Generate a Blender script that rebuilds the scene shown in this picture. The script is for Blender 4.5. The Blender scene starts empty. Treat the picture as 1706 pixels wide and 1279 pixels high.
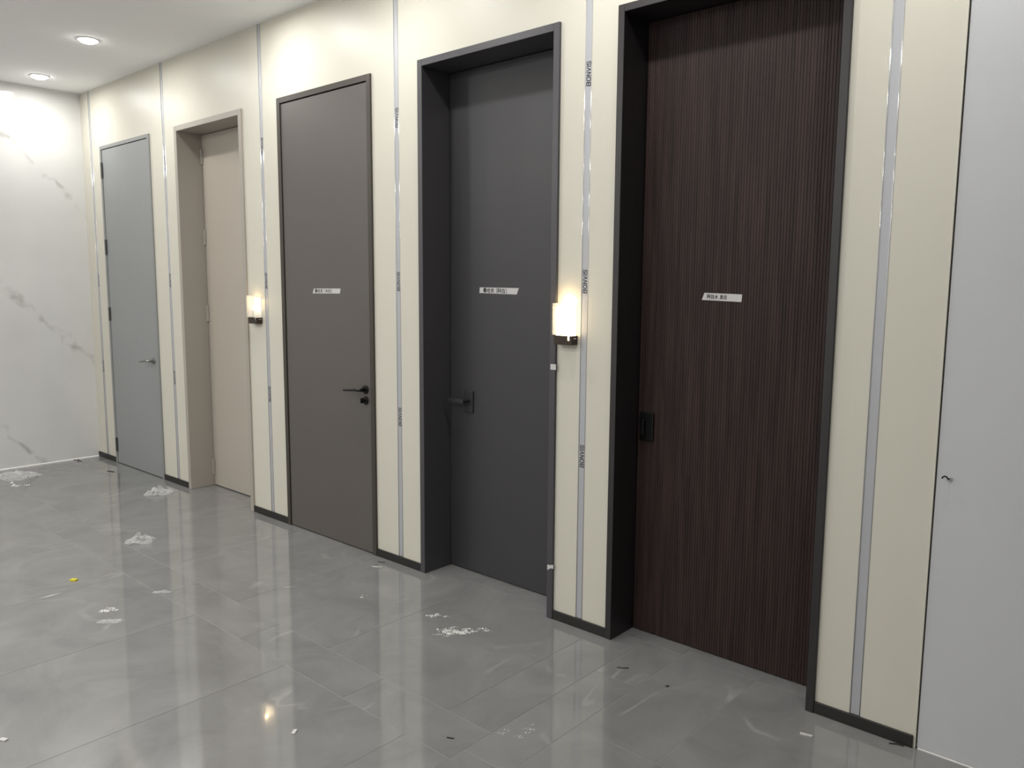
import bpy, bmesh, math, random
from mathutils import Vector, Matrix, noise
random.seed(7)
S = bpy.context.scene
COL = S.collection

# ------------------------------------------------------------------ camera
CAM_D, CAM_H = 2.995, 1.651
YAW, PITCH, ROLL = math.radians(41.61), math.radians(7.02), math.radians(0.39)
FPX = 1326.1
cd = bpy.data.cameras.new('camera'); cam = bpy.data.objects.new('camera', cd); COL.objects.link(cam)
fw = Vector((-math.sin(YAW)*math.cos(PITCH), math.cos(YAW)*math.cos(PITCH), -math.sin(PITCH)))
rt = Vector((math.cos(YAW), math.sin(YAW), 0)); up = rt.cross(fw)
r2 = rt*math.cos(ROLL)+up*math.sin(ROLL); u2 = -rt*math.sin(ROLL)+up*math.cos(ROLL)
m = Matrix((r2, u2, -fw)).transposed().to_4x4(); m.translation = Vector((0, -CAM_D, CAM_H))
cam.matrix_world = m
cd.sensor_fit = 'HORIZONTAL'; cd.sensor_width = 36.0; cd.lens = FPX/1706*36.0
cd.clip_start = 0.02
S.camera = cam

# ------------------------------------------------------------------ world, exposure
w = bpy.data.worlds.new('world'); S.world = w; w.use_nodes = True
w.node_tree.nodes['Background'].inputs[0].default_value = (0.9, 0.95, 1, 1)
w.node_tree.nodes['Background'].inputs[1].default_value = 0.02
S.view_settings.view_transform = 'Standard'; S.view_settings.look = 'None'
S.view_settings.gamma = 1.0; S.view_settings.use_curve_mapping = False
S.view_settings.exposure = 0.0

# ------------------------------------------------------------------ layout constants
ZC = 3.359                      # ceiling
XL, XR = -7.966, 3.0            # marble end wall, opposite end wall
YB, YF = 0.0, -6.0              # door wall, wall behind the photographer
ZT = 2.85                       # top of the door frames
ROW = [(-7.53, -.47), (-6.16, -.60)] + [(-4.52, -.46), (-3.38, -.55), (-2.05, -.55), (-.68, -.55)]
LAMP_W = 10.2                   # each downlight of the row along the doors
FILL = [(x, y, wt) for y, wt in ((-2.6, 14.0), (-4.5, 41.0)) for x in (-7.0, -5.2, -3.4, -1.6)]   # unseen fill lamps added over the rest of the room to raise the ambient light

# ------------------------------------------------------------------ helpers
def tag(o, label, cat=None, group=None, kind=None):
    o['label'] = label
    if cat: o['category'] = cat
    if group: o['group'] = group
    if kind: o['kind'] = kind
    return o

def empty(name, loc=(0, 0, 0)):
    o = bpy.data.objects.new(name, None); COL.objects.link(o); o.location = loc
    o.empty_display_size = 0.05
    return o

def link_mesh(name, me, mat, parent=None):
    o = bpy.data.objects.new(name, me); COL.objects.link(o)
    if mat is not None and not me.materials: me.materials.append(mat)
    if parent is not None:
        o.parent = parent; o.location = -parent.location
    return o

def obj(name, bm, mat, parent=None, smooth=False):
    """vertices are written in world coordinates; a parented part is offset back to its parent's origin"""
    bmesh.ops.recalc_face_normals(bm, faces=bm.faces)
    me = bpy.data.meshes.new(name); bm.to_mesh(me); bm.free()
    if smooth:
        for p in me.polygons: p.use_smooth = True
    if parent is None:
        # origin at the bottom centre of the thing
        vs = [v.co for v in me.vertices]
        mn = Vector((min(v[i] for v in vs) for i in range(3))); mx = Vector((max(v[i] for v in vs) for i in range(3)))
        c = Vector(((mn.x+mx.x)/2, (mn.y+mx.y)/2, mn.z))
        me.transform(Matrix.Translation(-c))
        o = link_mesh(name, me, mat); o.location = c
        return o
    if parent.parent is not None:
        o = bpy.data.objects.new(name, me); COL.objects.link(o); me.materials.append(mat)
        o.parent = parent
        me.transform(Matrix.Translation(-(parent.location + parent.parent.location)))
        return o
    me.transform(Matrix.Translation(-parent.location))
    o = bpy.data.objects.new(name, me); COL.objects.link(o); me.materials.append(mat); o.parent = parent
    return o

def bx(bm, x0, x1, y0, y1, z0, z1, bev=0.0, seg=1):
    g = bmesh.ops.create_cube(bm, size=1.0)
    vs = g['verts']
    for v in vs:
        v.co = Vector((x0 if v.co.x < 0 else x1, y0 if v.co.y < 0 else y1, z0 if v.co.z < 0 else z1))
    if bev > 0:
        es = list({e for v in vs for e in v.link_edges})
        bmesh.ops.bevel(bm, geom=es, offset=bev, segments=seg, affect='EDGES', profile=0.6)
    return bm

def box(*a, **k):
    return bx(bmesh.new(), *a, **k)

def cyl(bm, p0, p1, r0, r1=None, n=20, cap=True):
    p0, p1 = Vector(p0), Vector(p1); r1 = r0 if r1 is None else r1
    d = p1-p0
    M = Matrix.Translation((p0+p1)/2) @ d.to_track_quat('Z', 'Y').to_matrix().to_4x4()
    bmesh.ops.create_cone(bm, cap_ends=cap, segments=n, radius1=r0, radius2=r1, depth=d.length, matrix=M)
    return bm

def tube(bm, pts, rad, n=8):
    """round bar through pts with radius per point"""
    if not hasattr(rad, '__len__'): rad = [rad]*len(pts)
    pts = [Vector(p) for p in pts]; rings = []
    for i, p in enumerate(pts):
        t = (pts[min(i+1, len(pts)-1)]-pts[max(i-1, 0)]).normalized()
        a = t.orthogonal() if abs(t.z) > .9 else t.cross(Vector((0, 0, 1)))
        a.normalize(); b = t.cross(a)
        rings.append([bm.verts.new(p+(a*math.cos(2*math.pi*k/n)+b*math.sin(2*math.pi*k/n))*rad[i]) for k in range(n)])
    for r, s in zip(rings, rings[1:]):
        for k in range(n): bm.faces.new((r[k], r[(k+1) % n], s[(k+1) % n], s[k]))
    bm.faces.new(rings[0]); bm.faces.new(rings[-1])
    return bm

def lathe(bm, prof, origin, axis, n=28):
    """prof: (distance along axis, radius)"""
    o = Vector(origin); ax = Vector(axis).normalized(); a = ax.orthogonal().normalized(); b = ax.cross(a)
    rings = []
    for h, r in prof:
        rings.append([bm.verts.new(o+ax*h+(a*math.cos(2*math.pi*k/n)+b*math.sin(2*math.pi*k/n))*max(r, 1e-5)) for k in range(n)])
    for r, s in zip(rings, rings[1:]):
        for k in range(n): bm.faces.new((r[k], r[(k+1) % n], s[(k+1) % n], s[k]))
    bm.faces.new(rings[0]); bm.faces.new(rings[-1])
    return bm

def prism(bm, poly, y0, y1):
    """extrude an x-z polygon from y0 to y1"""
    a = [bm.verts.new((x, y0, z)) for x, z in poly]; b = [bm.verts.new((x, y1, z)) for x, z in poly]
    n = len(poly)
    bm.faces.new(a); bm.faces.new(b[::-1])
    for k in range(n): bm.faces.new((a[k], a[(k+1) % n], b[(k+1) % n], b[k]))
    return bm

# ------------------------------------------------------------------ materials
def srgb(r, g, b):
    f = lambda c: (c/255)/12.92 if c <= 10 else (((c/255)+0.055)/1.055)**2.4
    return (f(r), f(g), f(b), 1)

def mat(name, col, rough=0.5, metal=0.0, spec=0.5, bump=0.0, bscale=60.0, var=0.0, vscale=2.0, coat=0.0, stretch=None):
    mt = bpy.data.materials.new(name); mt.use_nodes = True
    N, L = mt.node_tree.nodes, mt.node_tree.links
    p = N['Principled BSDF']
    p.inputs['Base Color'].default_value = col; p.inputs['Roughness'].default_value = rough
    p.inputs['Metallic'].default_value = metal; p.inputs['Specular IOR Level'].default_value = spec
    p.inputs['Coat Weight'].default_value = coat
    g = N.new('ShaderNodeNewGeometry')
    mp = N.new('ShaderNodeMapping'); L.new(g.outputs['Position'], mp.inputs['Vector'])
    if stretch: mp.inputs['Scale'].default_value = stretch
    if var > 0:
        n = N.new('ShaderNodeTexNoise'); n.inputs['Scale'].default_value = vscale; n.inputs['Detail'].default_value = 4
        L.new(mp.outputs[0], n.inputs['Vector'])
        mr = N.new('ShaderNodeMapRange'); mr.inputs['From Min'].default_value = .3; mr.inputs['From Max'].default_value = .7
        mr.inputs['To Min'].default_value = 1-var; mr.inputs['To Max'].default_value = 1+var
        L.new(n.outputs['Fac'], mr.inputs['Value'])
        mx = N.new('ShaderNodeMix'); mx.data_type = 'RGBA'; mx.blend_type = 'MULTIPLY'; mx.inputs['Factor'].default_value = 1
        mx.inputs['A'].default_value = col; L.new(mr.outputs[0], mx.inputs['B']); L.new(mx.outputs['Result'], p.inputs['Base Color'])
    if bump > 0:
        n2 = N.new('ShaderNodeTexNoise'); n2.inputs['Scale'].default_value = bscale; n2.inputs['Detail'].default_value = 3
        L.new(mp.outputs[0], n2.inputs['Vector'])
        b = N.new('ShaderNodeBump'); b.inputs['Strength'].default_value = bump; b.inputs['Distance'].default_value = .002
        L.new(n2.outputs['Fac'], b.inputs['Height']); L.new(b.outputs[0], p.inputs['Normal'])
    return mt

M = {}
M['ceiling'] = mat('ceiling_paint', (.90, .90, .90, 1), .9, spec=.2, bump=.05, bscale=40)
M['panel'] = mat('cream_wall_panel', (.57, .548, .472, 1), .42, spec=.35, bump=.03, bscale=15, var=.015, vscale=1.5)
M['plain'] = mat('plain_paint', (.80, .80, .79, 1), .85, spec=.2, bump=.05)
M['white_leaf'] = mat('white_leaf_paint', (.50, .505, .52, 1), .45, spec=.35, bump=.02, bscale=20, var=.02, vscale=3)
M['dark_gap'] = mat('dark_gap', (.02, .02, .02, 1), .9)
M['base'] = mat('bronze_baseboard', (.011, .0105, .009, 1), .5, metal=0, bump=.03, bscale=200)
M['bronze'] = mat('bronze_frame', (.060, .052, .043, 1), .4, metal=.35, bump=.03, bscale=200)
M['taupe_leaf'] = mat('taupe_door_film', (.090, .080, .072, 1), .38, spec=.5, bump=.02, bscale=90, var=.02)
M['grey_leaf'] = mat('grey_door_film', (.245, .255, .255, 1), .45, bump=.02, bscale=90, var=.015)
M['grey_frame'] = mat('grey_frame', (.235, .24, .235, 1), .4, metal=.1, bump=.02, bscale=90)
M['beige_leaf'] = mat('beige_door_film', (.40, .358, .308, 1), .45, bump=.02, bscale=90, var=.02)
M['beige_frame'] = mat('beige_frame', (.34, .31, .27, 1), .42, bump=.02, bscale=90)
M['char_leaf'] = mat('charcoal_door_film', (.036, .0345, .038, 1), .4, spec=.5, bump=.02, bscale=90, var=.02)
M['char_frame'] = mat('charcoal_frame', (.058, .055, .060, 1), .38, metal=.1, bump=.02, bscale=90)
M['char_dark'] = mat('charcoal_handle', (.030, .029, .031, 1), .4, metal=.2)
M['wood_frame'] = mat('dark_wood_frame', (.018, .015, .016, 1), .42, bump=.05, bscale=60, var=.2, vscale=14, stretch=(6, 6, .3))
M['wood_leaf'] = mat('fluted_wenge', (.031, .0185, .0175, 1), .5, spec=.22, bump=.08, bscale=70, var=.38, vscale=9, stretch=(5, 5, .25))
M['black_metal'] = mat('black_metal', (.010, .010, .010, 1), .35, metal=.6)
M['grey_metal'] = mat('grey_metal', (.22, .22, .21, 1), .35, metal=.8)
M['dark_steel'] = mat('dark_steel', (.10, .10, .10, 1), .4, metal=.6)
M['alu'] = mat('polished_aluminium', (.60, .60, .60, 1), .10, metal=.55)
M['film'] = mat('grey_film', (.40, .405, .425, 1), .42, metal=.15, bump=.03, bscale=25)
M['ink'] = mat('black_ink', (.012, .012, .014, 1), .6)
M['tape'] = mat('masking_tape', (.52, .505, .50, 1), .7, bump=.15, bscale=300)
M['seal'] = mat('white_sealant', (.85, .84, .81, 1), .6)
M['trim_white'] = mat('white_trim_ring', (.82, .82, .80, 1), .4)
M['lamp_bronze'] = mat('lamp_bronze', (.045, .032, .024, 1), .38, metal=.55)
M['chip'] = mat('plaster_chips', (.72, .71, .69, 1), .9, var=.15, vscale=60)
M['twig'] = mat('dark_scrap', (.03, .022, .02, 1), .7)
M['black_scrap'] = mat('black_scrap', (.008, .008, .008, 1), .7)
M['yellow'] = mat('yellow_scrap', (.62, .55, .03, 1), .5)
M['grout'] = mat('grout', (.35, .346, .335, 1), .8, bump=.1, bscale=200)

def emit(name, col, st):
    mt = bpy.data.materials.new(name); mt.use_nodes = True
    N, L = mt.node_tree.nodes, mt.node_tree.links
    p = N['Principled BSDF']; p.inputs['Base Color'].default_value = (.8, .8, .8, 1)
    p.inputs['Emission Color'].default_value = (*col, 1); p.inputs['Emission Strength'].default_value = st
    return mt
M['led'] = emit('downlight_led', (1, .98, .93), 42)
M['warm_bright'] = emit('warm_diffuser', (1, .76, .42), 9)
M['warm_led'] = emit('warm_led', (1, .80, .48), 6)

def film_mat(name, col, alpha, rough):
    mt = bpy.data.materials.new(name); mt.use_nodes = True
    N, L = mt.node_tree.nodes, mt.node_tree.links
    p = N['Principled BSDF']; p.inputs['Base Color'].default_value = col; p.inputs['Roughness'].default_value = rough
    p.inputs['Alpha'].default_value = alpha
    n = N.new('ShaderNodeTexNoise'); n.inputs['Scale'].default_value = 40
    b = N.new('ShaderNodeBump'); b.inputs['Strength'].default_value = .3; b.inputs['Distance'].default_value = .003
    L.new(n.outputs['Fac'], b.inputs['Height']); L.new(b.outputs[0], p.inputs['Normal'])
    return mt
M['wrap'] = film_mat('clear_plastic_film', (.74, .74, .73, 1), .30, .12)
M['shade_glass'] = film_mat('shade_glass', (.95, .93, .88, 1), .14, .05)

def floor_mat():
    mt = bpy.data.materials.new('polished_grey_marble_tile'); mt.use_nodes = True
    N, L = mt.node_tree.nodes, mt.node_tree.links
    p = N['Principled BSDF']
    g = N.new('ShaderNodeNewGeometry'); oi = N.new('ShaderNodeObjectInfo')
    mul = N.new('ShaderNodeMath'); mul.operation = 'MULTIPLY'; mul.inputs[1].default_value = 37
    L.new(oi.outputs['Random'], mul.inputs[0])
    cx = N.new('ShaderNodeCombineXYZ'); L.new(mul.outputs[0], cx.inputs[0]); L.new(mul.outputs[0], cx.inputs[2])
    ad = N.new('ShaderNodeVectorMath'); ad.operation = 'ADD'
    L.new(g.outputs['Position'], ad.inputs[0]); L.new(cx.outputs[0], ad.inputs[1])
    n1 = N.new('ShaderNodeTexNoise'); n1.inputs['Scale'].default_value = 2.6; n1.inputs['Detail'].default_value = 7
    n1.inputs['Roughness'].default_value = .62; n1.inputs['Distortion'].default_value = .8
    L.new(ad.outputs[0], n1.inputs['Vector'])
    cr = N.new('ShaderNodeValToRGB'); cr.color_ramp.elements[0].position = .30; cr.color_ramp.elements[1].position = .72
    cr.color_ramp.elements[0].color = (.170, .169, .167, 1); cr.color_ramp.elements[1].color = (.232, .230, .226, 1)
    L.new(n1.outputs['Fac'], cr.inputs[0])
    # thin pale veins: ridge of a warped noise, broken up by a second noise
    mp = N.new('ShaderNodeMapping'); mp.inputs['Rotation'].default_value = (0, 0, .6); mp.inputs['Scale'].default_value = (1, .45, 1)
    L.new(ad.outputs[0], mp.inputs['Vector'])
    n2 = N.new('ShaderNodeTexNoise'); n2.inputs['Scale'].default_value = 1.5; n2.inputs['Detail'].default_value = 3; n2.inputs['Distortion'].default_value = .4
    L.new(mp.outputs[0], n2.inputs['Vector'])
    s = N.new('ShaderNodeMath'); s.operation = 'SUBTRACT'; s.inputs[1].default_value = .5; L.new(n2.outputs['Fac'], s.inputs[0])
    a = N.new('ShaderNodeMath'); a.operation = 'ABSOLUTE'; L.new(s.outputs[0], a.inputs[0])
    r = N.new('ShaderNodeMapRange'); r.inputs['From Min'].default_value = 0; r.inputs['From Max'].default_value = .009
    r.inputs['To Min'].default_value = 1; r.inputs['To Max'].default_value = 0; L.new(a.outputs[0], r.inputs['Value'])
    n3 = N.new('ShaderNodeTexNoise'); n3.inputs['Scale'].default_value = 3.1; L.new(ad.outputs[0], n3.inputs['Vector'])
    r3 = N.new('ShaderNodeMapRange'); r3.inputs['From Min'].default_value = .52; r3.inputs['From Max'].default_value = .68
    r3.inputs['To Max'].default_value = .38; L.new(n3.outputs['Fac'], r3.inputs['Value'])
    mm = N.new('ShaderNodeMath'); mm.operation = 'MULTIPLY'; L.new(r.outputs[0], mm.inputs[0]); L.new(r3.outputs[0], mm.inputs[1])
    mx = N.new('ShaderNodeMix'); mx.data_type = 'RGBA'; mx.inputs['B'].default_value = (.42, .415, .40, 1)
    L.new(mm.outputs[0], mx.inputs['Factor']); L.new(cr.outputs[0], mx.inputs['A'])
    L.new(mx.outputs['Result'], p.inputs['Base Color'])
    p.inputs['Roughness'].default_value = .07; p.inputs['IOR'].default_value = 1.75
    # faint dusty haze on the polish
    n4 = N.new('ShaderNodeTexNoise'); n4.inputs['Scale'].default_value = 5; n4.inputs['Detail'].default_value = 5
    L.new(g.outputs['Position'], n4.inputs['Vector'])
    r4 = N.new('ShaderNodeMapRange'); r4.inputs['From Min'].default_value = .35; r4.inputs['From Max'].default_value = .75
    r4.inputs['To Min'].default_value = .035; r4.inputs['To Max'].default_value = .11
    L.new(n4.outputs['Fac'], r4.inputs['Value']); L.new(r4.outputs[0], p.inputs['Roughness'])
    n5 = N.new('ShaderNodeTexNoise'); n5.inputs['Scale'].default_value = 3.0
    L.new(g.outputs['Position'], n5.inputs['Vector'])
    b = N.new('ShaderNodeBump'); b.inputs['Strength'].default_value = .06; b.inputs['Distance'].default_value = .01
    L.new(n5.outputs['Fac'], b.inputs['Height']); L.new(b.outputs[0], p.inputs['Normal'])
    return mt
M['floor'] = floor_mat()

def marble_mat():
    mt = bpy.data.materials.new('white_marble_slab'); mt.use_nodes = True
    N, L = mt.node_tree.nodes, mt.node_tree.links
    p = N['Principled BSDF']
    g = N.new('ShaderNodeNewGeometry'); sp = N.new('ShaderNodeSeparateXYZ'); L.new(g.outputs['Position'], sp.inputs[0])
    def math_(op, a=None, b=None, va=None, vb=None):
        n = N.new('ShaderNodeMath'); n.operation = op
        if a is not None: L.new(a, n.inputs[0])
        if b is not None: L.new(b, n.inputs[1])
        if va is not None: n.inputs[0].default_value = va
        if vb is not None: n.inputs[1].default_value = vb
        return n.outputs[0]
    def nz(scale, det, off=0.0):
        mpp = N.new('ShaderNodeMapping'); mpp.inputs['Location'].default_value = (off, off*1.7, off*.6)
        L.new(g.outputs['Position'], mpp.inputs['Vector'])
        n = N.new('ShaderNodeTexNoise'); n.inputs['Scale'].default_value = scale; n.inputs['Detail'].default_value = det
        L.new(mpp.outputs[0], n.inputs['Vector']); return n.outputs['Fac']
    t = math_('ADD', sp.outputs['Y'], sp.outputs['Z'])
    wob = math_('MULTIPLY', math_('SUBTRACT', nz(4.5, 5), vb=.5), vb=.34)
    t = math_('ADD', t, wob)
    t = math_('ADD', t, vb=-.91+1.36*10.5)
    fr = math_('FRACT', math_('DIVIDE', t, vb=1.36))
    d = math_('ABSOLUTE', math_('SUBTRACT', fr, vb=.5))
    r = N.new('ShaderNodeMapRange'); r.interpolation_type = 'SMOOTHSTEP'
    r.inputs['From Min'].default_value = 0; r.inputs['From Max'].default_value = .036
    r.inputs['To Min'].default_value = 1; r.inputs['To Max'].default_value = 0; L.new(d, r.inputs['Value'])
    brk = N.new('ShaderNodeMapRange'); brk.inputs['From Min'].default_value = .40; brk.inputs['From Max'].default_value = .66
    brk.inputs['To Max'].default_value = .62; L.new(nz(7, 6, 3.1), brk.inputs['Value'])
    v1 = math_('MULTIPLY', r.outputs[0], brk.outputs[0])
    cr = N.new('ShaderNodeValToRGB'); cr.color_ramp.elements[0].position = .3; cr.color_ramp.elements[1].position = .7
    cr.color_ramp.elements[0].color = (.57, .565, .55, 1); cr.color_ramp.elements[1].color = (.64, .635, .62, 1)
    L.new(nz(1.3, 5, 8.2), cr.inputs[0])
    mx = N.new('ShaderNodeMix'); mx.data_type = 'RGBA'; mx.inputs['B'].default_value = (.27, .26, .24, 1)
    L.new(v1, mx.inputs['Factor']); L.new(cr.outputs[0], mx.inputs['A']); L.new(mx.outputs['Result'], p.inputs['Base Color'])
    p.inputs['Roughness'].default_value = .06; p.inputs['IOR'].default_value = 1.5
    return mt
M['marble'] = marble_mat()

# ------------------------------------------------------------------ floor: porcelain tiles with a border band, each tile a piece
fl = empty('floor', (0, 0, 0)); tag(fl, 'polished grey marble-look tiled floor in front of the doors', 'floor', kind='structure')
obj('grout_bed', box(XL, XR, YF, .30, -.05, -.0012), M['grout'], fl)
G = .0010
_tile_cache = {}
def tile(x0, x1, y0, y1):
    x0 = max(x0, XL); x1 = min(x1, XR); y0 = max(y0, YF); y1 = min(y1, .30)
    if x1-x0 < .02 or y1-y0 < .02: return
    wx, wy = round(x1-x0, 4), round(y1-y0, 4)
    if (wx, wy) not in _tile_cache:
        bm = box(-wx/2+G, wx/2-G, -wy/2+G, wy/2-G, -.010, 0)
        tops = [e for e in bm.edges if all(v.co.z > -.001 for v in e.verts)]
        bmesh.ops.bevel(bm, geom=tops, offset=.0004, segments=1, affect='EDGES')
        bmesh.ops.recalc_face_normals(bm, faces=bm.faces)
        me = bpy.data.meshes.new('floor_tile'); bm.to_mesh(me); bm.free(); me.materials.append(M['floor'])
        _tile_cache[(wx, wy)] = me
    o = bpy.data.objects.new('floor_tile', _tile_cache[(wx, wy)]); COL.objects.link(o)
    o.parent = fl; o.location = ((x0+x1)/2, (y0+y1)/2, 0)
BX0, BX1 = -1.897, -1.690        # band running towards the doors
BY0, BY1 = -1.178, -0.960        # band running along the doors
TH = .085                        # joint inside the door recesses
left_x = [BX0, -2.13] + [-2.13-.8*k for k in range(1, 9)]
right_x = [BX1, -1.343] + [-1.343+.8*k for k in range(1, 7)]
def spans(xs): xs = sorted(xs); return list(zip(xs, xs[1:]))
far_rows = [BY0-1.6*k for k in range(0, 5)]
for a, b in spans(left_x):
    tile(a, b, BY1, TH); tile(a, b, TH, .30)
for a, b in spans([BX0-.62]+[BX0-.62-.8*k for k in range(1, 8)]+[BX0]):
    tile(a, b, BY0, BY1)
for a, b in spans(left_x):
    for c, d in spans(far_rows): tile(a, b, c, d)
for a, b in spans(right_x):
    tile(a, b, TH, .30); tile(a, b, -.715, TH)
    for c, d in spans([-.715-.8*k for k in range(0, 8)]): tile(a, b, c, d)
tile(BX0, BX1, TH, .30); tile(BX0, BX1, -.304, TH)
for c, d in spans([-.304-.8*k for k in range(0, 9)]): tile(BX0, BX1, c, d)

# ------------------------------------------------------------------ ceiling and plain walls out of view
def shell(name, bm, mt, label, cat): return tag(obj(name, bm, mt), label, cat, kind='structure')
shell('ceiling', box(XL-.1, XR+.1, YF-.1, .35, ZC, ZC+.1), M['ceiling'], 'plain white painted ceiling with recessed downlights', 'ceiling')
shell('wall_right', box(XR, XR+.1, YF-.1, .35, -.05, ZC), M['plain'], 'plain painted wall at the near end of the showroom', 'wall')
shell('wall_front', box(XL-.1, XR, YF-.1, YF, -.05, ZC), M['plain'], 'plain painted wall facing the row of doors', 'wall')
wl = empty('wall_left', (XL, -3, 0)); tag(wl, 'polished white marble end wall with grey diagonal veins', 'wall', kind='structure')
for i, (y0, y1) in enumerate([(-1.30, .35), (-2.90, -1.30), (-4.50, -2.90), (YF, -4.50)]):
    obj('marble_slab', box(XL-.1, XL, y0+.0008, y1-.0008, 0.004, ZC), M['marble'], wl)
bm = bmesh.new(); tube(bm, [(XL+.002, YF, .002), (XL+.002, .0, .002)], .007, 8); obj('sealant_bead', bm, M['seal'], wl)

# ------------------------------------------------------------------ door wall: cream panels between metal strips
STRIPS = [-7.765, -6.345, -4.925, -3.535, -2.215, -.911]
DOORS = [  # x0, x1 outside of frame
    (-7.560, -6.588), (-6.152, -5.164), (-4.720, -3.752), (-3.348, -2.372), (-2.052, -1.062)]
SW = .020     # half width of a strip
PANEL_END = -.700
wb = empty('wall_back', (-4, 0, 0)); tag(wb, 'long wall of cream panels holding the row of display doors', 'wall', kind='structure')
obj('backing', box(XL-.1, XR+.1, .302, .40, -.05, ZC), M['dark_gap'], wb)  # unseen dark sheet added behind the doors to stop light leaking through gaps
obj('backing', box(XL, PANEL_END, .028, .034, ZT+.02, ZC-.001), M['dark_gap'], wb)
PT = .026
def panel(poly): obj('panel', prism(bmesh.new(), poly, 0, PT), M['panel'], wb)
panel([(XL, 0), (STRIPS[0]-SW, 0), (STRIPS[0]-SW, ZC), (XL, ZC)])
for i, (a, b) in enumerate(DOORS):
    l, r = STRIPS[i]+SW, STRIPS[i+1]-SW
    a += .004; b -= .004; t = ZT-.004
    panel([(l, 0), (a, 0), (a, t), (b, t), (b, 0), (r, 0), (r, ZC), (l, ZC)])
panel([(STRIPS[5]+SW, 0), (PANEL_END, 0), (PANEL_END, ZC), (STRIPS[5]+SW, ZC)])
panel([(PANEL_END+1.10, 0), (XR, 0), (XR, ZC), (PANEL_END+1.10, ZC)])
# above the plain white leaf
panel([(PANEL_END+.004, 3.18), (PANEL_END+1.10, 3.18), (PANEL_END+1.10, ZC), (PANEL_END+.004, ZC)])

# baseboard pieces
bb = empty('baseboard_back', (-4, 0, 0)); tag(bb, 'low dark bronze baseboard in pieces between the doors', 'baseboard', kind='structure')
segs = [(XL, DOORS[0][0])]+[(DOORS[i][1], DOORS[i+1][0]) for i in range(4)]+[(DOORS[4][1], PANEL_END-.004)]
for a, b in segs:
    obj('baseboard_piece', box(a+.0005, b-.0005, -.010, 0, 0.0005, .047, bev=.0012), M['base'], bb)

# ------------------------------------------------------------------ metal strips with printed protective film
def brand_mesh():
    """heavy slanted capitals as raised ink strokes, laid along +x with their height along +y"""
    LET = {'B': [[(0, 0), (0, 1), (.62, 1), (.74, .88), (.74, .64), (.62, .53), (0, .53)], [(.62, .53), (.78, .42), (.78, .12), (.66, 0), (0, 0)]],
           'O': [[(.2, 0), (0, .2), (0, .8), (.2, 1), (.62, 1), (.82, .8), (.82, .2), (.62, 0), (.2, 0)]],
           'N': [[(0, 0), (0, 1), (.74, 0), (.74, 1)]], 'V': [[(0, 1), (.38, 0), (.76, 1)]], 'I': [[(0, 0), (0, 1)]],
           'S': [[(.74, .86), (.6, 1), (.12, 1), (0, .86), (0, .64), (.12, .53), (.62, .50), (.74, .38), (.74, .13), (.62, 0), (.1, 0), (0, .12)]]}
    WID = {'B': .78, 'O': .82, 'N': .74, 'V': .76, 'I': 0, 'S': .74}
    h, wd, x, segs_ = .0205, .0037, 0.0, []
    for ch in 'BONVIS':
        for ln in LET[ch]:
            for p, q in zip(ln, ln[1:]): segs_.append([(x+c[0]*h+c[1]*h*.14, c[1]*h) for c in (p, q)])
        x += (WID[ch]+.36)*h
    k = (.110-wd)/(x-.36*h+.14*h); bm = bmesh.new()
    for p, q in segs_:
        p = Vector((p[0]*k+wd/2, p[1]-h/2)); q = Vector((q[0]*k+wd/2, q[1]-h/2)); t_ = (q-p).normalized(); nn = Vector((-t_.y, t_.x))*wd/2
        p -= t_*wd*.4; q += t_*wd*.4
        vs = [bm.verts.new((v.x, v.y, z)) for z in (0, .0003) for v in (p+nn, p-nn, q-nn, q+nn)]
        for f in ((0, 1, 2, 3), (7, 6, 5, 4), (0, 4, 5, 1), (1, 5, 6, 2), (2, 6, 7, 3), (3, 7, 4, 0)): bm.faces.new([vs[i] for i in f])
    bmesh.ops.recalc_face_normals(bm, faces=bm.faces)
    me = bpy.data.meshes.new('printed_letters'); bm.to_mesh(me); bm.free(); me.materials.append(M['ink'])
    return me
BRAND = brand_mesh()
TEXTZ = [[2.542, 1.618, .826], [2.542, 1.622, .836], [2.520, 1.620, .836], [2.522, 1.617, .834], [2.542, 1.618, .796], []]
where = ['beside the marble end wall', 'between the light grey door and the beige recessed door', 'between the beige recessed door and the taupe door',
         'between the taupe door and the charcoal door', 'between the charcoal door and the fluted wooden door', 'right of the fluted wooden door, without lettering']
for i, x in enumerate(STRIPS):
    t = empty('trim_%d' % (i+1), (x, 0, .047)); tag(t, 'grey metal strip '+where[i], 'trim', kind='structure')
    obj('channel', box(x-SW+.0005, x+SW-.0005, .001, PT, .0475, ZC-.001), M['film'], t)
    for s in (-1, 1):
        bm = bmesh.new(); cx = x+s*(SW-.0022)
        ring = [(cx+.0021*math.cos(k*math.pi/6), .0012-.0030*math.sin(k*math.pi/6)) for k in range(7)]
        lo = [bm.verts.new((a, b, .0475)) for a, b in ring]; hi = [bm.verts.new((a, b, ZC-.001)) for a, b in ring]
        for k in range(6): bm.faces.new((lo[k], lo[k+1], hi[k+1], hi[k]))
        bm.faces.new(lo); bm.faces.new(hi[::-1]); bm.faces.new((lo[0], hi[0], hi[6], lo[6]))
        obj('edge_bead', bm, M['alu'], t, smooth=True)
    for z in TEXTZ[i]:
        o = bpy.data.objects.new('printed_letters', BRAND); COL.objects.link(o); o.parent = t
        # local x of the text -> world +z, local y -> world -x, local z -> world -y
        R = Matrix(((0., -1., 0.), (0., 0., -1.), (1., 0., 0.)))
        mw = R.to_4x4(); mw.translation = Vector((.0015, .0007, z-.047)); o.matrix_local = mw
        o['label'] = 'black BONVIS lettering printed upwards on the film'

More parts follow.
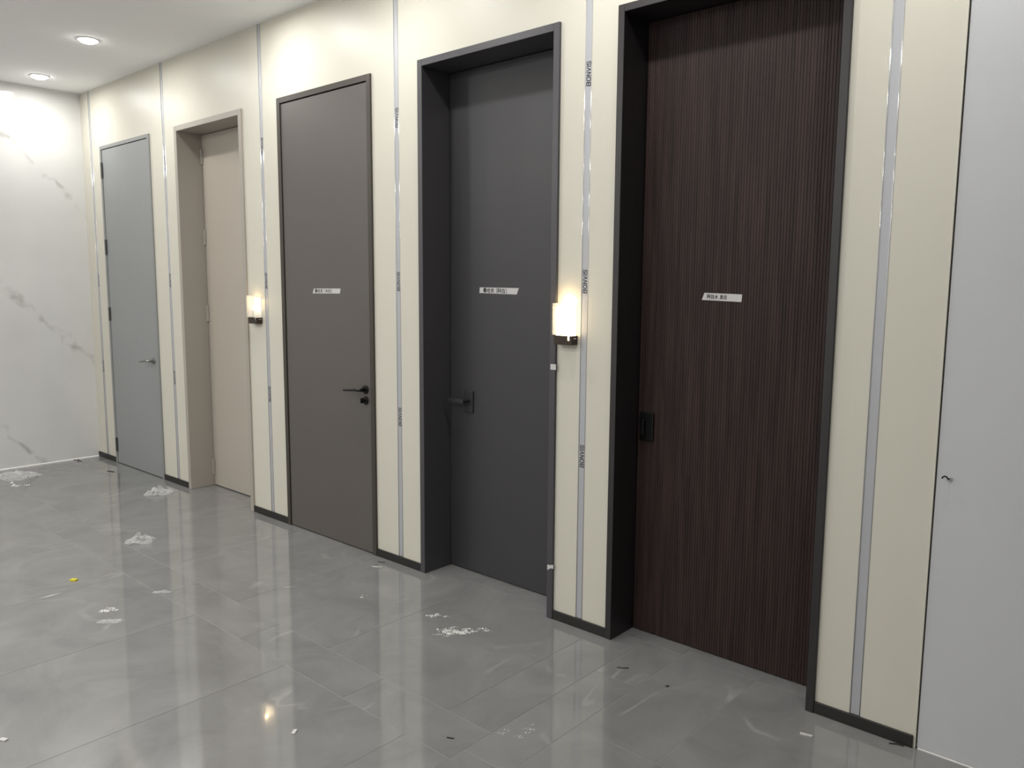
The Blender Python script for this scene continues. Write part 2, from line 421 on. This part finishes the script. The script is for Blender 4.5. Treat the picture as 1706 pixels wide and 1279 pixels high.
# ------------------------------------------------------------------ doors
FY = -.013   # front of every frame
def frame(t, x0, x1, wj, depth, mt, leafy):
    """two jambs and a head around an opening"""
    obj('jamb', box(x0, x0+wj, FY, depth, 0.0005, ZT, bev=.0016), mt, t)
    obj('jamb', box(x1-wj, x1, FY, depth, 0.0005, ZT, bev=.0016), mt, t)
    obj('frame_head', box(x0+wj, x1-wj, FY, depth, ZT-wj, ZT, bev=.0016), mt, t)
    # stop behind the leaf closes the gap
    obj('door_stop', bx(bx(bx(bmesh.new(), x0+wj, x0+wj+.014, leafy+.046, leafy+.060, .001, ZT-wj),
        x1-wj-.014, x1-wj, leafy+.046, leafy+.060, .001, ZT-wj), x0+wj+.014, x1-wj-.014, leafy+.046, leafy+.060, ZT-wj-.014, ZT-wj), M['dark_gap'], t)
def leaf(t, x0, x1, wj, y, mt, gap=.004):
    return obj('door_leaf', box(x0+wj+gap, x1-wj-gap, y, y+.045, .007, ZT-wj-gap, bev=.0012), mt, t)
def hinge(t, x, y, z0, z1, mt, r=.007):
    bm = bmesh.new(); cyl(bm, (x, y, z0), (x, y, z1), r, n=14)
    cyl(bm, (x, y, z1), (x, y, z1+.005), r*.75, r*.3, n=14); cyl(bm, (x, y, z0-.005), (x, y, z0), r*.3, r*.75, n=14)
    bx(bm, x-.002, x+.018, y+.002, y+.006, z0, z1)
    return obj('hinge', bm, mt, t)
def lever(t, x, y, z, direction, length, mt, rose=.027):
    h = obj('lever_handle', lathe(bmesh.new(), [(0, rose), (.006, rose), (.009, rose-.003), (.010, .012), (.040, .011), (.043, .009)], (x, y, z), (0, -1, 0)), mt, t)
    bm = bmesh.new()
    tube(bm, [(x, y-.030, z), (x, y-.046, z), (x+direction*.012, y-.054, z), (x+direction*.03, y-.056, z), (x+direction*length*.6, y-.056, z-.007), (x+direction*length, y-.054, z-.012)],
         [.010, .010, .010, .009, .0075, .0065], 10)
    obj('grip', bm, mt, h)
    return h
def door(n, label):
    x0, x1 = DOORS[n-1]
    t = empty('door_%d' % n, ((x0+x1)/2, 0, 0)); tag(t, label, 'door', kind='structure')
    return t, x0, x1

# 1: light grey flush door
t, x0, x1 = door(1, 'light grey flush door with grey lever handle, nearest the marble wall')
frame(t, x0, x1, .030, .10, M['grey_frame'], -.004); leaf(t, x0, x1, .030, -.006, M['grey_leaf'])
for a, b in ((2.577, 2.707), (1.907, 2.035), (1.319, 1.433), (.112, .237)): hinge(t, x0+.030, -.014, a, b, M['dark_steel'], .008)
lever(t, -6.690, -.006, 1.004, -1, .15, M['grey_metal'], .026)
# 2: beige recessed door
t, x0, x1 = door(2, 'beige door set deep in a beige frame, left of the far wall lamp')
frame(t, x0, x1, .040, .26, M['beige_frame'], .188); leaf(t, x0, x1, .040, .190, M['beige_leaf'])
for a, b in ((2.585, 2.700), (1.959, 2.077), (1.352, 1.478), (.093, .216)): hinge(t, x0+.044, .182, a, b, M['beige_frame'], .008)
lever(t, -5.315, .190, 1.0, -1, .13, M['dark_steel'], .026)
# 3: taupe flush door
t, x0, x1 = door(3, 'taupe flush door with black lever handle and thin bronze frame')
frame(t, x0, x1, .036, .10, M['bronze'], -.004); leaf(t, x0, x1, .036, -.005, M['taupe_leaf'])
lever(t, -3.842, -.005, 1.022, -1, .150, M['black_metal'], .027)
tr = obj('thumb_turn', lathe(bmesh.new(), [(0, .026), (.006, .026), (.009, .023), (.010, .010), (.022, .010), (.024, .008)], (-3.842, -.005, .955), (0, -1, 0)), M['black_metal'], t)
obj('turn_knob', box(-3.846, -3.838, -.046, -.026, .940, .972, bev=.003, seg=2), M['black_metal'], tr)
# 4: charcoal recessed door
t, x0, x1 = door(4, 'charcoal door set deep in a dark grey frame, left of the bright wall lamp')
frame(t, x0, x1, .036, .26, M['char_frame'], .192); leaf(t, x0, x1, .036, .194, M['char_leaf'])
h = obj('lock_plate', box(-3.190, -3.120, .184, .194, .935, 1.060, bev=.004, seg=2), M['char_dark'], t)
bm = bmesh.new(); cyl(bm, (-3.155, .185, 1.005), (-3.155, .140, 1.005), .012)
bx(bm, -3.272, -3.143, .128, .142, .992, 1.016, bev=.003, seg=2); obj('grip', bm, M['char_dark'], h)
# 5: fluted wenge recessed door
t, x0, x1 = door(5, 'very dark brown fluted wooden door with a square black lock plate')
frame(t, x0, x1, .032, .26, M['wood_frame'], .172)
lx0, lx1 = x0+.036, x1-.036; n = 72; pitch = (lx1-lx0)/n
prof = []
for k in range(n):
    a = lx0+k*pitch
    for j, (fx, dy) in enumerate(((.0, .0020), (.14, .0020), (.24, .0004), (.40, 0.0), (.74, 0.0), (.90, .0004))):
        prof.append((a+fx*pitch, .173+dy))
prof.append((lx1, .175))
bm = bmesh.new(); z0, z1 = .007, ZT-.036
lo = [bm.verts.new((a, b, z0)) for a, b in prof]; hi = [bm.verts.new((a, b, z1)) for a, b in prof]
for k in range(len(prof)-1): bm.faces.new((lo[k], lo[k+1], hi[k+1], hi[k]))
bl = [bm.verts.new(c) for c in ((lx0, .218, z0), (lx1, .218, z0), (lx1, .218, z1), (lx0, .218, z1))]
bm.faces.new(bl); bm.faces.new([lo[0], hi[0], bl[3], bl[0]]); bm.faces.new([lo[-1], bl[1], bl[2], hi[-1]])
bm.faces.new(lo[::-1]+[bl[0], bl[1]]); bm.faces.new(hi+[bl[2], bl[3]])
obj('door_leaf', bm, M['wood_leaf'], t)
h = obj('lock_plate', box(-2.001, -1.927, .160, .173, .935, 1.071, bev=.005, seg=2), M['black_metal'], t)
obj('thumb_grip', box(-1.990, -1.968, .146, .160, .965, 1.040, bev=.004, seg=2), M['black_metal'], h)
# 6: plain white flush leaf at the right edge
t = empty('door_6', (PANEL_END+.55, 0, 0)); tag(t, 'plain off-white frameless flush door at the right edge', 'door', kind='structure')
obj('door_leaf', box(PANEL_END+.0092, PANEL_END+1.094, .002, .045, .006, 3.174, bev=.001), M['white_leaf'], t)
obj('edge_trim', box(PANEL_END+.0005, PANEL_END+.0045, -.003, .030, .0005, 3.174), M['panel'], t)
obj('threshold', box(PANEL_END+.012, PANEL_END+1.094, -.001, .006, .0002, .0045), M['seal'], t)
bm = bmesh.new(); tube(bm, [(-.650, .004, 1.004), (-.650, -.010, 1.004), (-.651, -.018, 1.008), (-.654, -.022, 1.014), (-.660, -.022, 1.016), (-.666, -.020, 1.013), (-.669, -.018, 1.007)], .0028, 8)
h = obj('wire_hook', bm, M['black_metal'], t)
obj('hook_plate', lathe(bmesh.new(), [(0, .009), (.002, .009), (.003, .006)], (-.650, .002, 1.004), (0, -1, 0), 16), M['alu'], h)

# ------------------------------------------------------------------ downlights
def downlight(x, y, label, watts, group):
    t = empty('ceiling_downlight', (x, y, ZC)); tag(t, label, 'downlight', group)
    bm = bmesh.new(); n = 36
    prof = [(.074, 0), (.074, -.005), (.068, -.007), (.062, -.005), (.058, -.001), (.058, -.0002)]
    rings = [[bm.verts.new((x+r*math.cos(2*math.pi*k/n), y+r*math.sin(2*math.pi*k/n), ZC+z)) for k in range(n)] for r, z in prof]
    for a, b in zip(rings, rings[1:]):
        for k in range(n): bm.faces.new((a[k], a[(k+1) % n], b[(k+1) % n], b[k]))
    obj('trim_ring', bm, M['trim_white'], t, smooth=True)
    obj('lens', lathe(bmesh.new(), [(.0012, .056), (.010, .055), (.018, .047), (.024, .030), (.026, .010)], (x, y, ZC), (0, 0, -1), 36), M['led'], t, smooth=True)
    ld = bpy.data.lights.new('downlight_beam', 'AREA'); ld.shape = 'DISK'; ld.size = .085; ld.energy = watts
    ld.spread = math.radians(180); ld.color = (1, .99, .965)
    lo_ = bpy.data.objects.new('downlight_beam', ld); COL.objects.link(lo_); lo_.parent = t; lo_.location = (0, 0, -.030)
for k, (x, y) in enumerate(ROW):
    if k == 0: lb, gp = 'smaller lit round downlight in the ceiling beside the marble wall', 'lit downlights along the doors'
    elif k == 1: lb, gp = 'larger lit round downlight in the ceiling, nearer the top left', 'lit downlights along the doors'
    else: lb, gp = 'recessed ceiling downlight '+['in front of the taupe door', 'between the taupe and charcoal doors', 'in front of the fluted wooden door', 'in front of the off-white door'][k-2], 'downlights out of view along the doors'
    downlight(x, y, lb, LAMP_W, gp)
for x, y, wt in FILL:
    downlight(x, y, 'unseen fill downlight added over the room behind the photographer', wt, 'added fill downlights over the rest of the room')

# ------------------------------------------------------------------ wall lamps
def wall_lamp(x0, x1, label, bright):
    d = .046; t = empty('wall_lamp', ((x0+x1)/2, 0, 1.378)); tag(t, label, 'wall lamp', 'wall lamps between the doors')
    sl = x1-.020
    bm = bx(bmesh.new(), x0, x1, -d, 0, 1.378, 1.398, bev=.002)
    bx(bm, x0, sl-.006, -d, -d+.004, 1.396, 1.421); bx(bm, sl+.006, x1, -d, -d+.004, 1.396, 1.421)
    bx(bm, x0, x0+.004, -d+.004, 0, 1.396, 1.421); bx(bm, x1-.004, x1, -d+.004, 0, 1.396, 1.421)
    br = obj('bracket', bm, M['lamp_bronze'], t)
    for k in range(2):
        obj('screw', lathe(bmesh.new(), [(0, .0035), (.0015, .003)], (x1, -.016-.012*k, 1.408), (1, 0, 0), 10), M['alu'], br)
    obj('back_plate', box(x0+.006, x1-.006, -.004, 0, 1.398, 1.560, bev=.001), M['trim_white'], t)
    # open glass sleeve: front and two sides
    gl = bx(bx(bx(bmesh.new(), x0-.004, x1+.002, -d-.008, -d-.004, 1.424, 1.572), x0-.004, x0, -d-.004, -.002, 1.424, 1.572), x1-.002, x1+.002, -d-.004, -.002, 1.423, 1.572)
    obj('glass_shade', gl, M['shade_glass'], t)
    if bright:
        obj('diffuser', box(x0+.006, x1-.008, -d+.006, -.006, 1.400, 1.556, bev=.008, seg=2), M['warm_bright'], t)
    else:
        obj('light_tube', box(x0+.022, x1-.016, -d+.018, -.010, 1.470, 1.506, bev=.008, seg=2), M['warm_led'], t)
    ld = bpy.data.lights.new('lamp_glow', 'POINT'); ld.energy = .28 if bright else .26; ld.color = (1, .68, .33); ld.shadow_soft_size = .012
    lo_ = bpy.data.objects.new('lamp_glow', ld); COL.objects.link(lo_); lo_.parent = t; lo_.location = (.0, -.034, .205 if bright else .150)
    return t
wall_lamp(-5.095, -4.985, 'small bronze wall lamp with clear shade right of the beige door', False)
wall_lamp(-2.357, -2.250, 'glowing frosted wall lamp on bronze bracket right of the charcoal door', True)

# ------------------------------------------------------------------ handwritten tape labels
def strokes(bm, ox, oz, y, sc, lines, wd):
    """pen strokes as thin raised ribbons in the x-z plane"""
    for ln in lines:
        for (a, b), (c, d) in zip(ln, ln[1:]):
            p, q = Vector((ox+a*sc, y, oz+b*sc)), Vector((ox+c*sc, y, oz+d*sc))
            t_ = (q-p); l = t_.length
            if l < 1e-6: continue
            t_ /= l; nrm = Vector((-t_.z, 0, t_.x))*wd/2; p -= t_*wd*.3; q += t_*wd*.3
            prism(bm, [(v.x, v.z) for v in (p+nrm, p-nrm, q-nrm, q+nrm)], y-.0003, y)
GL = {
 'a': [[(0, 1), (0, 0)], [(0, 1), (.28, .95), (.1, .6), (.28, .35), (.05, .3)], [(.38, .9), (1, .9)], [(.85, .9), (.85, .05), (.7, .12)], [(.42, .68), (.42, .35), (.68, .35), (.68, .68), (.42, .68)]],
 'b': [[(.05, .75), (.4, .78)], [(.22, 1), (.22, 0), (.1, .1)], [(.02, .35), (.4, .5)], [(.6, 1), (.68, .85)], [(.48, .75), (.98, .75)], [(.58, .6), (.64, .15)], [(.86, .6), (.76, .12)], [(.45, .08), (1, .08)]],
 'c': [[(.05, .68), (.95, .7)], [(.5, 1), (.5, 0)], [(.5, .66), (.08, .15)], [(.5, .66), (.95, .15)]],
 'd': [[(.1, .9), (.9, .9)], [(.5, 1), (.45, .75)], [(.25, .72), (.25, .15)], [(.25, .72), (.78, .72), (.78, .15)], [(.25, .54), (.78, .54)], [(.25, .36), (.78, .36)], [(.02, .1), (1, .1)]],
 'e': [[(.3, 1), (.05, .7), (.35, .62), (.05, .35), (.4, .38)], [(.05, .08), (.4, .15)], [(.65, 1), (.72, .85)], [(.48, .78), (1, .78)], [(.88, .78), (.5, .05)], [(.58, .6), (1, .02)]],
 'f': [[(.2, 1), (.8, 1), (.8, .7), (.2, .7), (.2, 1)], [(.2, .85), (.8, .85)], [(.05, .6), (.95, .6), (.95, .4), (.05, .4), (.05, .6)], [(.35, .6), (.35, .4)], [(.65, .6), (.65, .4)], [(.2, .3), (.8, .3), (.1, 0)], [(.3, .25), (.95, 0)]],
 'g': [[(.05, .8), (.05, .3), (.3, .3), (.3, .8), (.05, .8)], [(.65, 1), (.4, .62)], [(.65, 1), (1, .62)], [(.5, .6), (.82, .6)], [(.48, .42), (.48, .02), (.85, .02), (.85, .42), (.48, .42)]],
 'h': [[(.05, .82), (.95, .85)], [(.45, 1), (.1, .05)], [(.4, .6), (.48, .4)], [(.85, .65), (.7, .42)], [(.62, .75), (.35, .0)], [(.6, .42), (.95, .0)]],
 '(': [[(.7, 1.05), (.45, .75), (.4, .4), (.7, 0)]], ')': [[(.3, 1.05), (.55, .75), (.6, .4), (.3, 0)]],
}
def tape_label(name, poly, y, label, glyphs, h):
    t = empty(name, (sum(p[0] for p in poly)/4, y, min(p[1] for p in poly))); tag(t, label, 'tape label', 'handwritten tape labels on the doors')
    obj('tape_strip', prism(bmesh.new(), poly, y-.0006, y-.0001), M['tape'], t)
    bm = bmesh.new(); x = glyphs[0]; z = glyphs[1]; wd = glyphs[3]; tilt = glyphs[4]
    for ch in glyphs[2]:
        if ch == ' ': x += wd*.45; continue
        k = .5 if ch in '()' else 1
        ls = [[(a*wd*k/h, b) for a, b in ln] for ln in GL[ch]]
        strokes(bm, x, z+(x-glyphs[0])*tilt, y-.0006, h, ls, h*.13)
        x += wd*k*1.12
    obj('handwriting', bm, M['ink'], t)
tape_label('tape_label', [(-4.356, 1.626), (-4.074, 1.628), (-4.082, 1.597), (-4.371, 1.595)], -.005,
           'white tape label with faded black handwriting on the taupe door', (-4.345, 1.600, 'fgh (ce)', .026, .006), .022)
tape_label('tape_label', [(-3.074, 1.642), (-2.788, 1.640), (-2.803, 1.606), (-3.077, 1.611)], .194,
           'white tape label with black handwriting on the charcoal door', (-3.048, 1.614, 'fgh (ab)', .025, -.02), .024)
tape_label('tape_label', [(-1.695, 1.627), (-1.519, 1.622), (-1.521, 1.590), (-1.706, 1.596)], .173,
           'white tape label with black handwriting on the fluted wooden door', (-1.680, 1.602, 'abc de', .0155, -.03), .018)
# loose tape tabs on the charcoal door's frame
o = obj('tape_tab', box(-2.400, -2.366, -.0145, -.0133, 1.252, 1.279), M['tape']); tag(o, 'small white tape tab on the charcoal door frame below the lamp', 'tape', 'tape tabs on the charcoal door frame')
bm = prism(bmesh.new(), [(-2.404, .247), (-2.382, .262), (-2.366, .262), (-2.366, .283), (-2.388, .276), (-2.404, .276)], -.0145, -.0133)
o = obj('tape_tab', bm, M['tape']); tag(o, 'torn white tape tab near the foot of the charcoal door frame', 'tape', 'tape tabs on the charcoal door frame')

# ------------------------------------------------------------------ litter on the floor
def crumple(name, x, y, sx, sy, h, rot, label, cat, seed, mt='wrap', n=22):
    rr = random.Random(seed); bm = bmesh.new(); V = {}
    off = Vector((seed*3.1, seed*1.7, 0))
    for i in range(n+1):
        for j in range(n+1):
            u, v = i/n*2-1, j/n*2-1
            r = math.hypot(u, v); ang = math.atan2(v, u)
            edge = 1 + .30*noise.noise(Vector((math.cos(ang)*1.6, math.sin(ang)*1.6, seed)))
            px, py = u*sx*edge*.8, v*sy*edge*.8
            q = Vector((u*2.6, v*2.6, 0))+off
            z = abs(noise.noise(q))*1.2+abs(noise.noise(q*2.3))*.6
            z = max(0.0, z*1.9*h*max(0, 1.15-r)**.7)+.0012+rr.random()*.0012
            c, s = math.cos(rot), math.sin(rot)
            V[i, j] = bm.verts.new((x+px*c-py*s, y+px*s+py*c, z)) if r < 1.18 else None
    for i in range(n):
        for j in range(n):
            q = [V[i, j], V[i+1, j], V[i+1, j+1], V[i, j+1]]
            if all(q) and rr.random() > .05: bm.faces.new(q)
    for vv in [k for k in bm.verts if not k.link_faces]: bm.verts.remove(vv)
    o = obj(name, bm, M[mt]); return tag(o, label, cat)
def chips(name, x, y, sx, sy, rot, count, size, label, seed, mt='chip', cat='rubble', parent=None):
    rr = random.Random(seed); bm = bmesh.new(); c, s = math.cos(rot), math.sin(rot)
    cl = [(rr.gauss(0, .40), rr.gauss(0, .40)) for _ in range(max(4, count//14))]
    for _ in range(count):
        a, b = rr.choice(cl); u = a+rr.gauss(0, .12); v = b+rr.gauss(0, .12)
        px, py = x+u*sx*c-v*sy*s, y+u*sx*s+v*sy*c
        k = size*rr.uniform(.3, 1)*(1 if rr.random() > .1 else 1.9)
        a0 = rr.random()*6.28
        p = [bm.verts.new((px+k*math.cos(a0+t)*rr.uniform(.6, 1.2), py+k*math.sin(a0+t)*rr.uniform(.6, 1.2), .0004)) for t in (0, 2.1, 4.2)]
        top = bm.verts.new((px, py, .0006+k*rr.uniform(.25, .7)))
        bm.faces.new(p)
        for i in range(3): bm.faces.new((p[i], p[(i+1) % 3], top))
    o = obj(name, bm, M[mt]); return tag(o, label, cat, kind='stuff')
def scrap(name, pts, wd, th, mt, label, cat='scrap'):
    bm = bmesh.new(); P = [Vector(p) for p in pts]; R_ = []
    for i, p in enumerate(P):
        t_ = (P[min(i+1, len(P)-1)]-P[max(i-1, 0)]); t_.z = 0; t_.normalize(); nn = Vector((-t_.y, t_.x, 0))*wd/2
        R_.append([bm.verts.new(p+nn), bm.verts.new(p-nn), bm.verts.new(p-nn+Vector((0, 0, th))), bm.verts.new(p+nn+Vector((0, 0, th)))])
    for a, b in zip(R_, R_[1:]):
        for k in range(4): bm.faces.new((a[k], a[(k+1) % 4], b[(k+1) % 4], b[k]))
    bm.faces.new(R_[0]); bm.faces.new(R_[-1][::-1])
    o = obj(name, bm, M[mt]); return tag(o, label, cat)

crumple('plastic_film', -7.62, -.82, .24, .17, .030, .5, 'spread crumpled plastic film on the floor by the marble wall', 'plastic film', 3)
crumple('plastic_film', -6.17, -.25, .13, .10, .045, .9, 'small crumpled plastic film in front of the beige doorway', 'plastic film', 5)
crumple('plastic_film', -5.09, -.87, .115, .085, .035, .75, 'crumpled clear plastic film in the middle of the floor', 'plastic film', 8)
crumple('plastic_film', -4.13, -1.17, .065, .016, .016, .75, 'thin curled strip of clear film across a tile joint', 'plastic film', 11, n=14)
crumple('plastic_film', -3.95, -1.505, .075, .030, .012, .8, 'flat folded film strip beside a patch of plaster crumbs', 'plastic film', 13, n=14)
chips('plaster_crumbs', -4.11, -1.46, .065, .04, .75, 150, .005, 'white plaster crumbs above the folded film strip', 21)
chips('plaster_crumbs', -2.625, -.445, .105, .050, .75, 480, .0042, 'large white patch of plaster crumbs before the charcoal door', 22)
chips('plaster_crumbs', -2.835, -.375, .06, .035, .75, 130, .0036, 'small white patch of plaster crumbs beyond the large one', 23)
chips('plaster_crumbs', -1.815, -.880, .075, .04, .75, 130, .0024, 'faint sprinkle of plaster dust at the bottom centre', 24)
chips('plaster_crumbs', -7.30, -.93, .12, .07, .5, 50, .008, 'plaster crumbs scattered on the floor right of the spread film', 25)
chips('plaster_crumbs', -3.30, -.47, .06, .05, .75, 10, .0055, 'few specks of plaster before the taupe door', 26)
o = scrap('yellow_scrap', [(-4.685, -1.425, .0005), (-4.655, -1.407, .0005)], .024, .008, 'yellow', 'tiny bright yellow scrap on the left floor')
o = scrap('white_scrap', [(-2.452, -1.438, .0005), (-2.434, -1.462, .0008)], .014, .003, 'tape', 'small white rectangular scrap at the bottom left centre')
o = scrap('white_stick', [(-1.042, -.190, .0005), (-1.022, -.187, .0009), (-1.000, -.180, .0006)], .010, .005, 'tape', 'short white stick on the floor before the fluted door')
o = scrap('dark_sliver', [(-1.842, -.216, .0005), (-1.818, -.207, .0020), (-1.800, -.190, .0028)], .004, .002, 'twig', 'thin dark brown sliver left of the fluted door')
o = scrap('dark_sliver', [(-1.998, -1.094, .0005), (-1.972, -1.082, .0010)], .005, .002, 'black_scrap', 'short black sliver at the bottom centre of the floor')
o = scrap('white_sliver', [(-3.625, -.150, .0005), (-3.565, -.122, .0025)], .007, .003, 'tape', 'white sliver on the floor below the taupe door')
o = scrap('dark_sliver', [(-3.665, -.070, .0005), (-3.62, -.055, .0010)], .006, .002, 'twig', 'short dark sliver against the taupe door threshold')
o = scrap('dark_twig', [(-7.945, -.245, .0005), (-7.90, -.215, .006), (-7.86, -.235, .004), (-7.83, -.215, .001)], .007, .004, 'twig', 'dark twig on the floor at the marble wall corner')
o = scrap('dark_twig', [(-.775, -.034, .0005), (-.752, -.022, .003), (-.728, -.018, .002)], .004, .003, 'twig', 'dark twig at the baseboard beside the off-white door')
o = scrap('white_scrap', [(-3.19, -2.195, .0005), (-3.165, -2.182, .0008)], .016, .004, 'tape', 'white scrap at the far left edge of the floor')
o = scrap('dark_sliver', [(-7.26, -.21, .0005), (-7.18, -.19, .0010)], .012, .003, 'black_scrap', 'short black sliver before the light grey door')
bm = bmesh.new()
for a in range(4):
    an = a*math.pi/2+.4; c, s = math.cos(an), math.sin(an); r = .014
    p = [bm.verts.new((-1.594+v[0]*c-v[1]*s, -.212+v[0]*s+v[1]*c, v[2])) for v in ((0, -.005, .0005), (r, 0, .0005), (0, .005, .0005), (0.001, 0, .004))]
    bm.faces.new(p[:3]); bm.faces.new((p[0], p[1], p[3])); bm.faces.new((p[1], p[2], p[3])); bm.faces.new((p[2], p[0], p[3]))
tag(obj('black_star_scrap', bm, M['black_scrap']), 'tiny black star-shaped scrap before the fluted door', 'scrap')
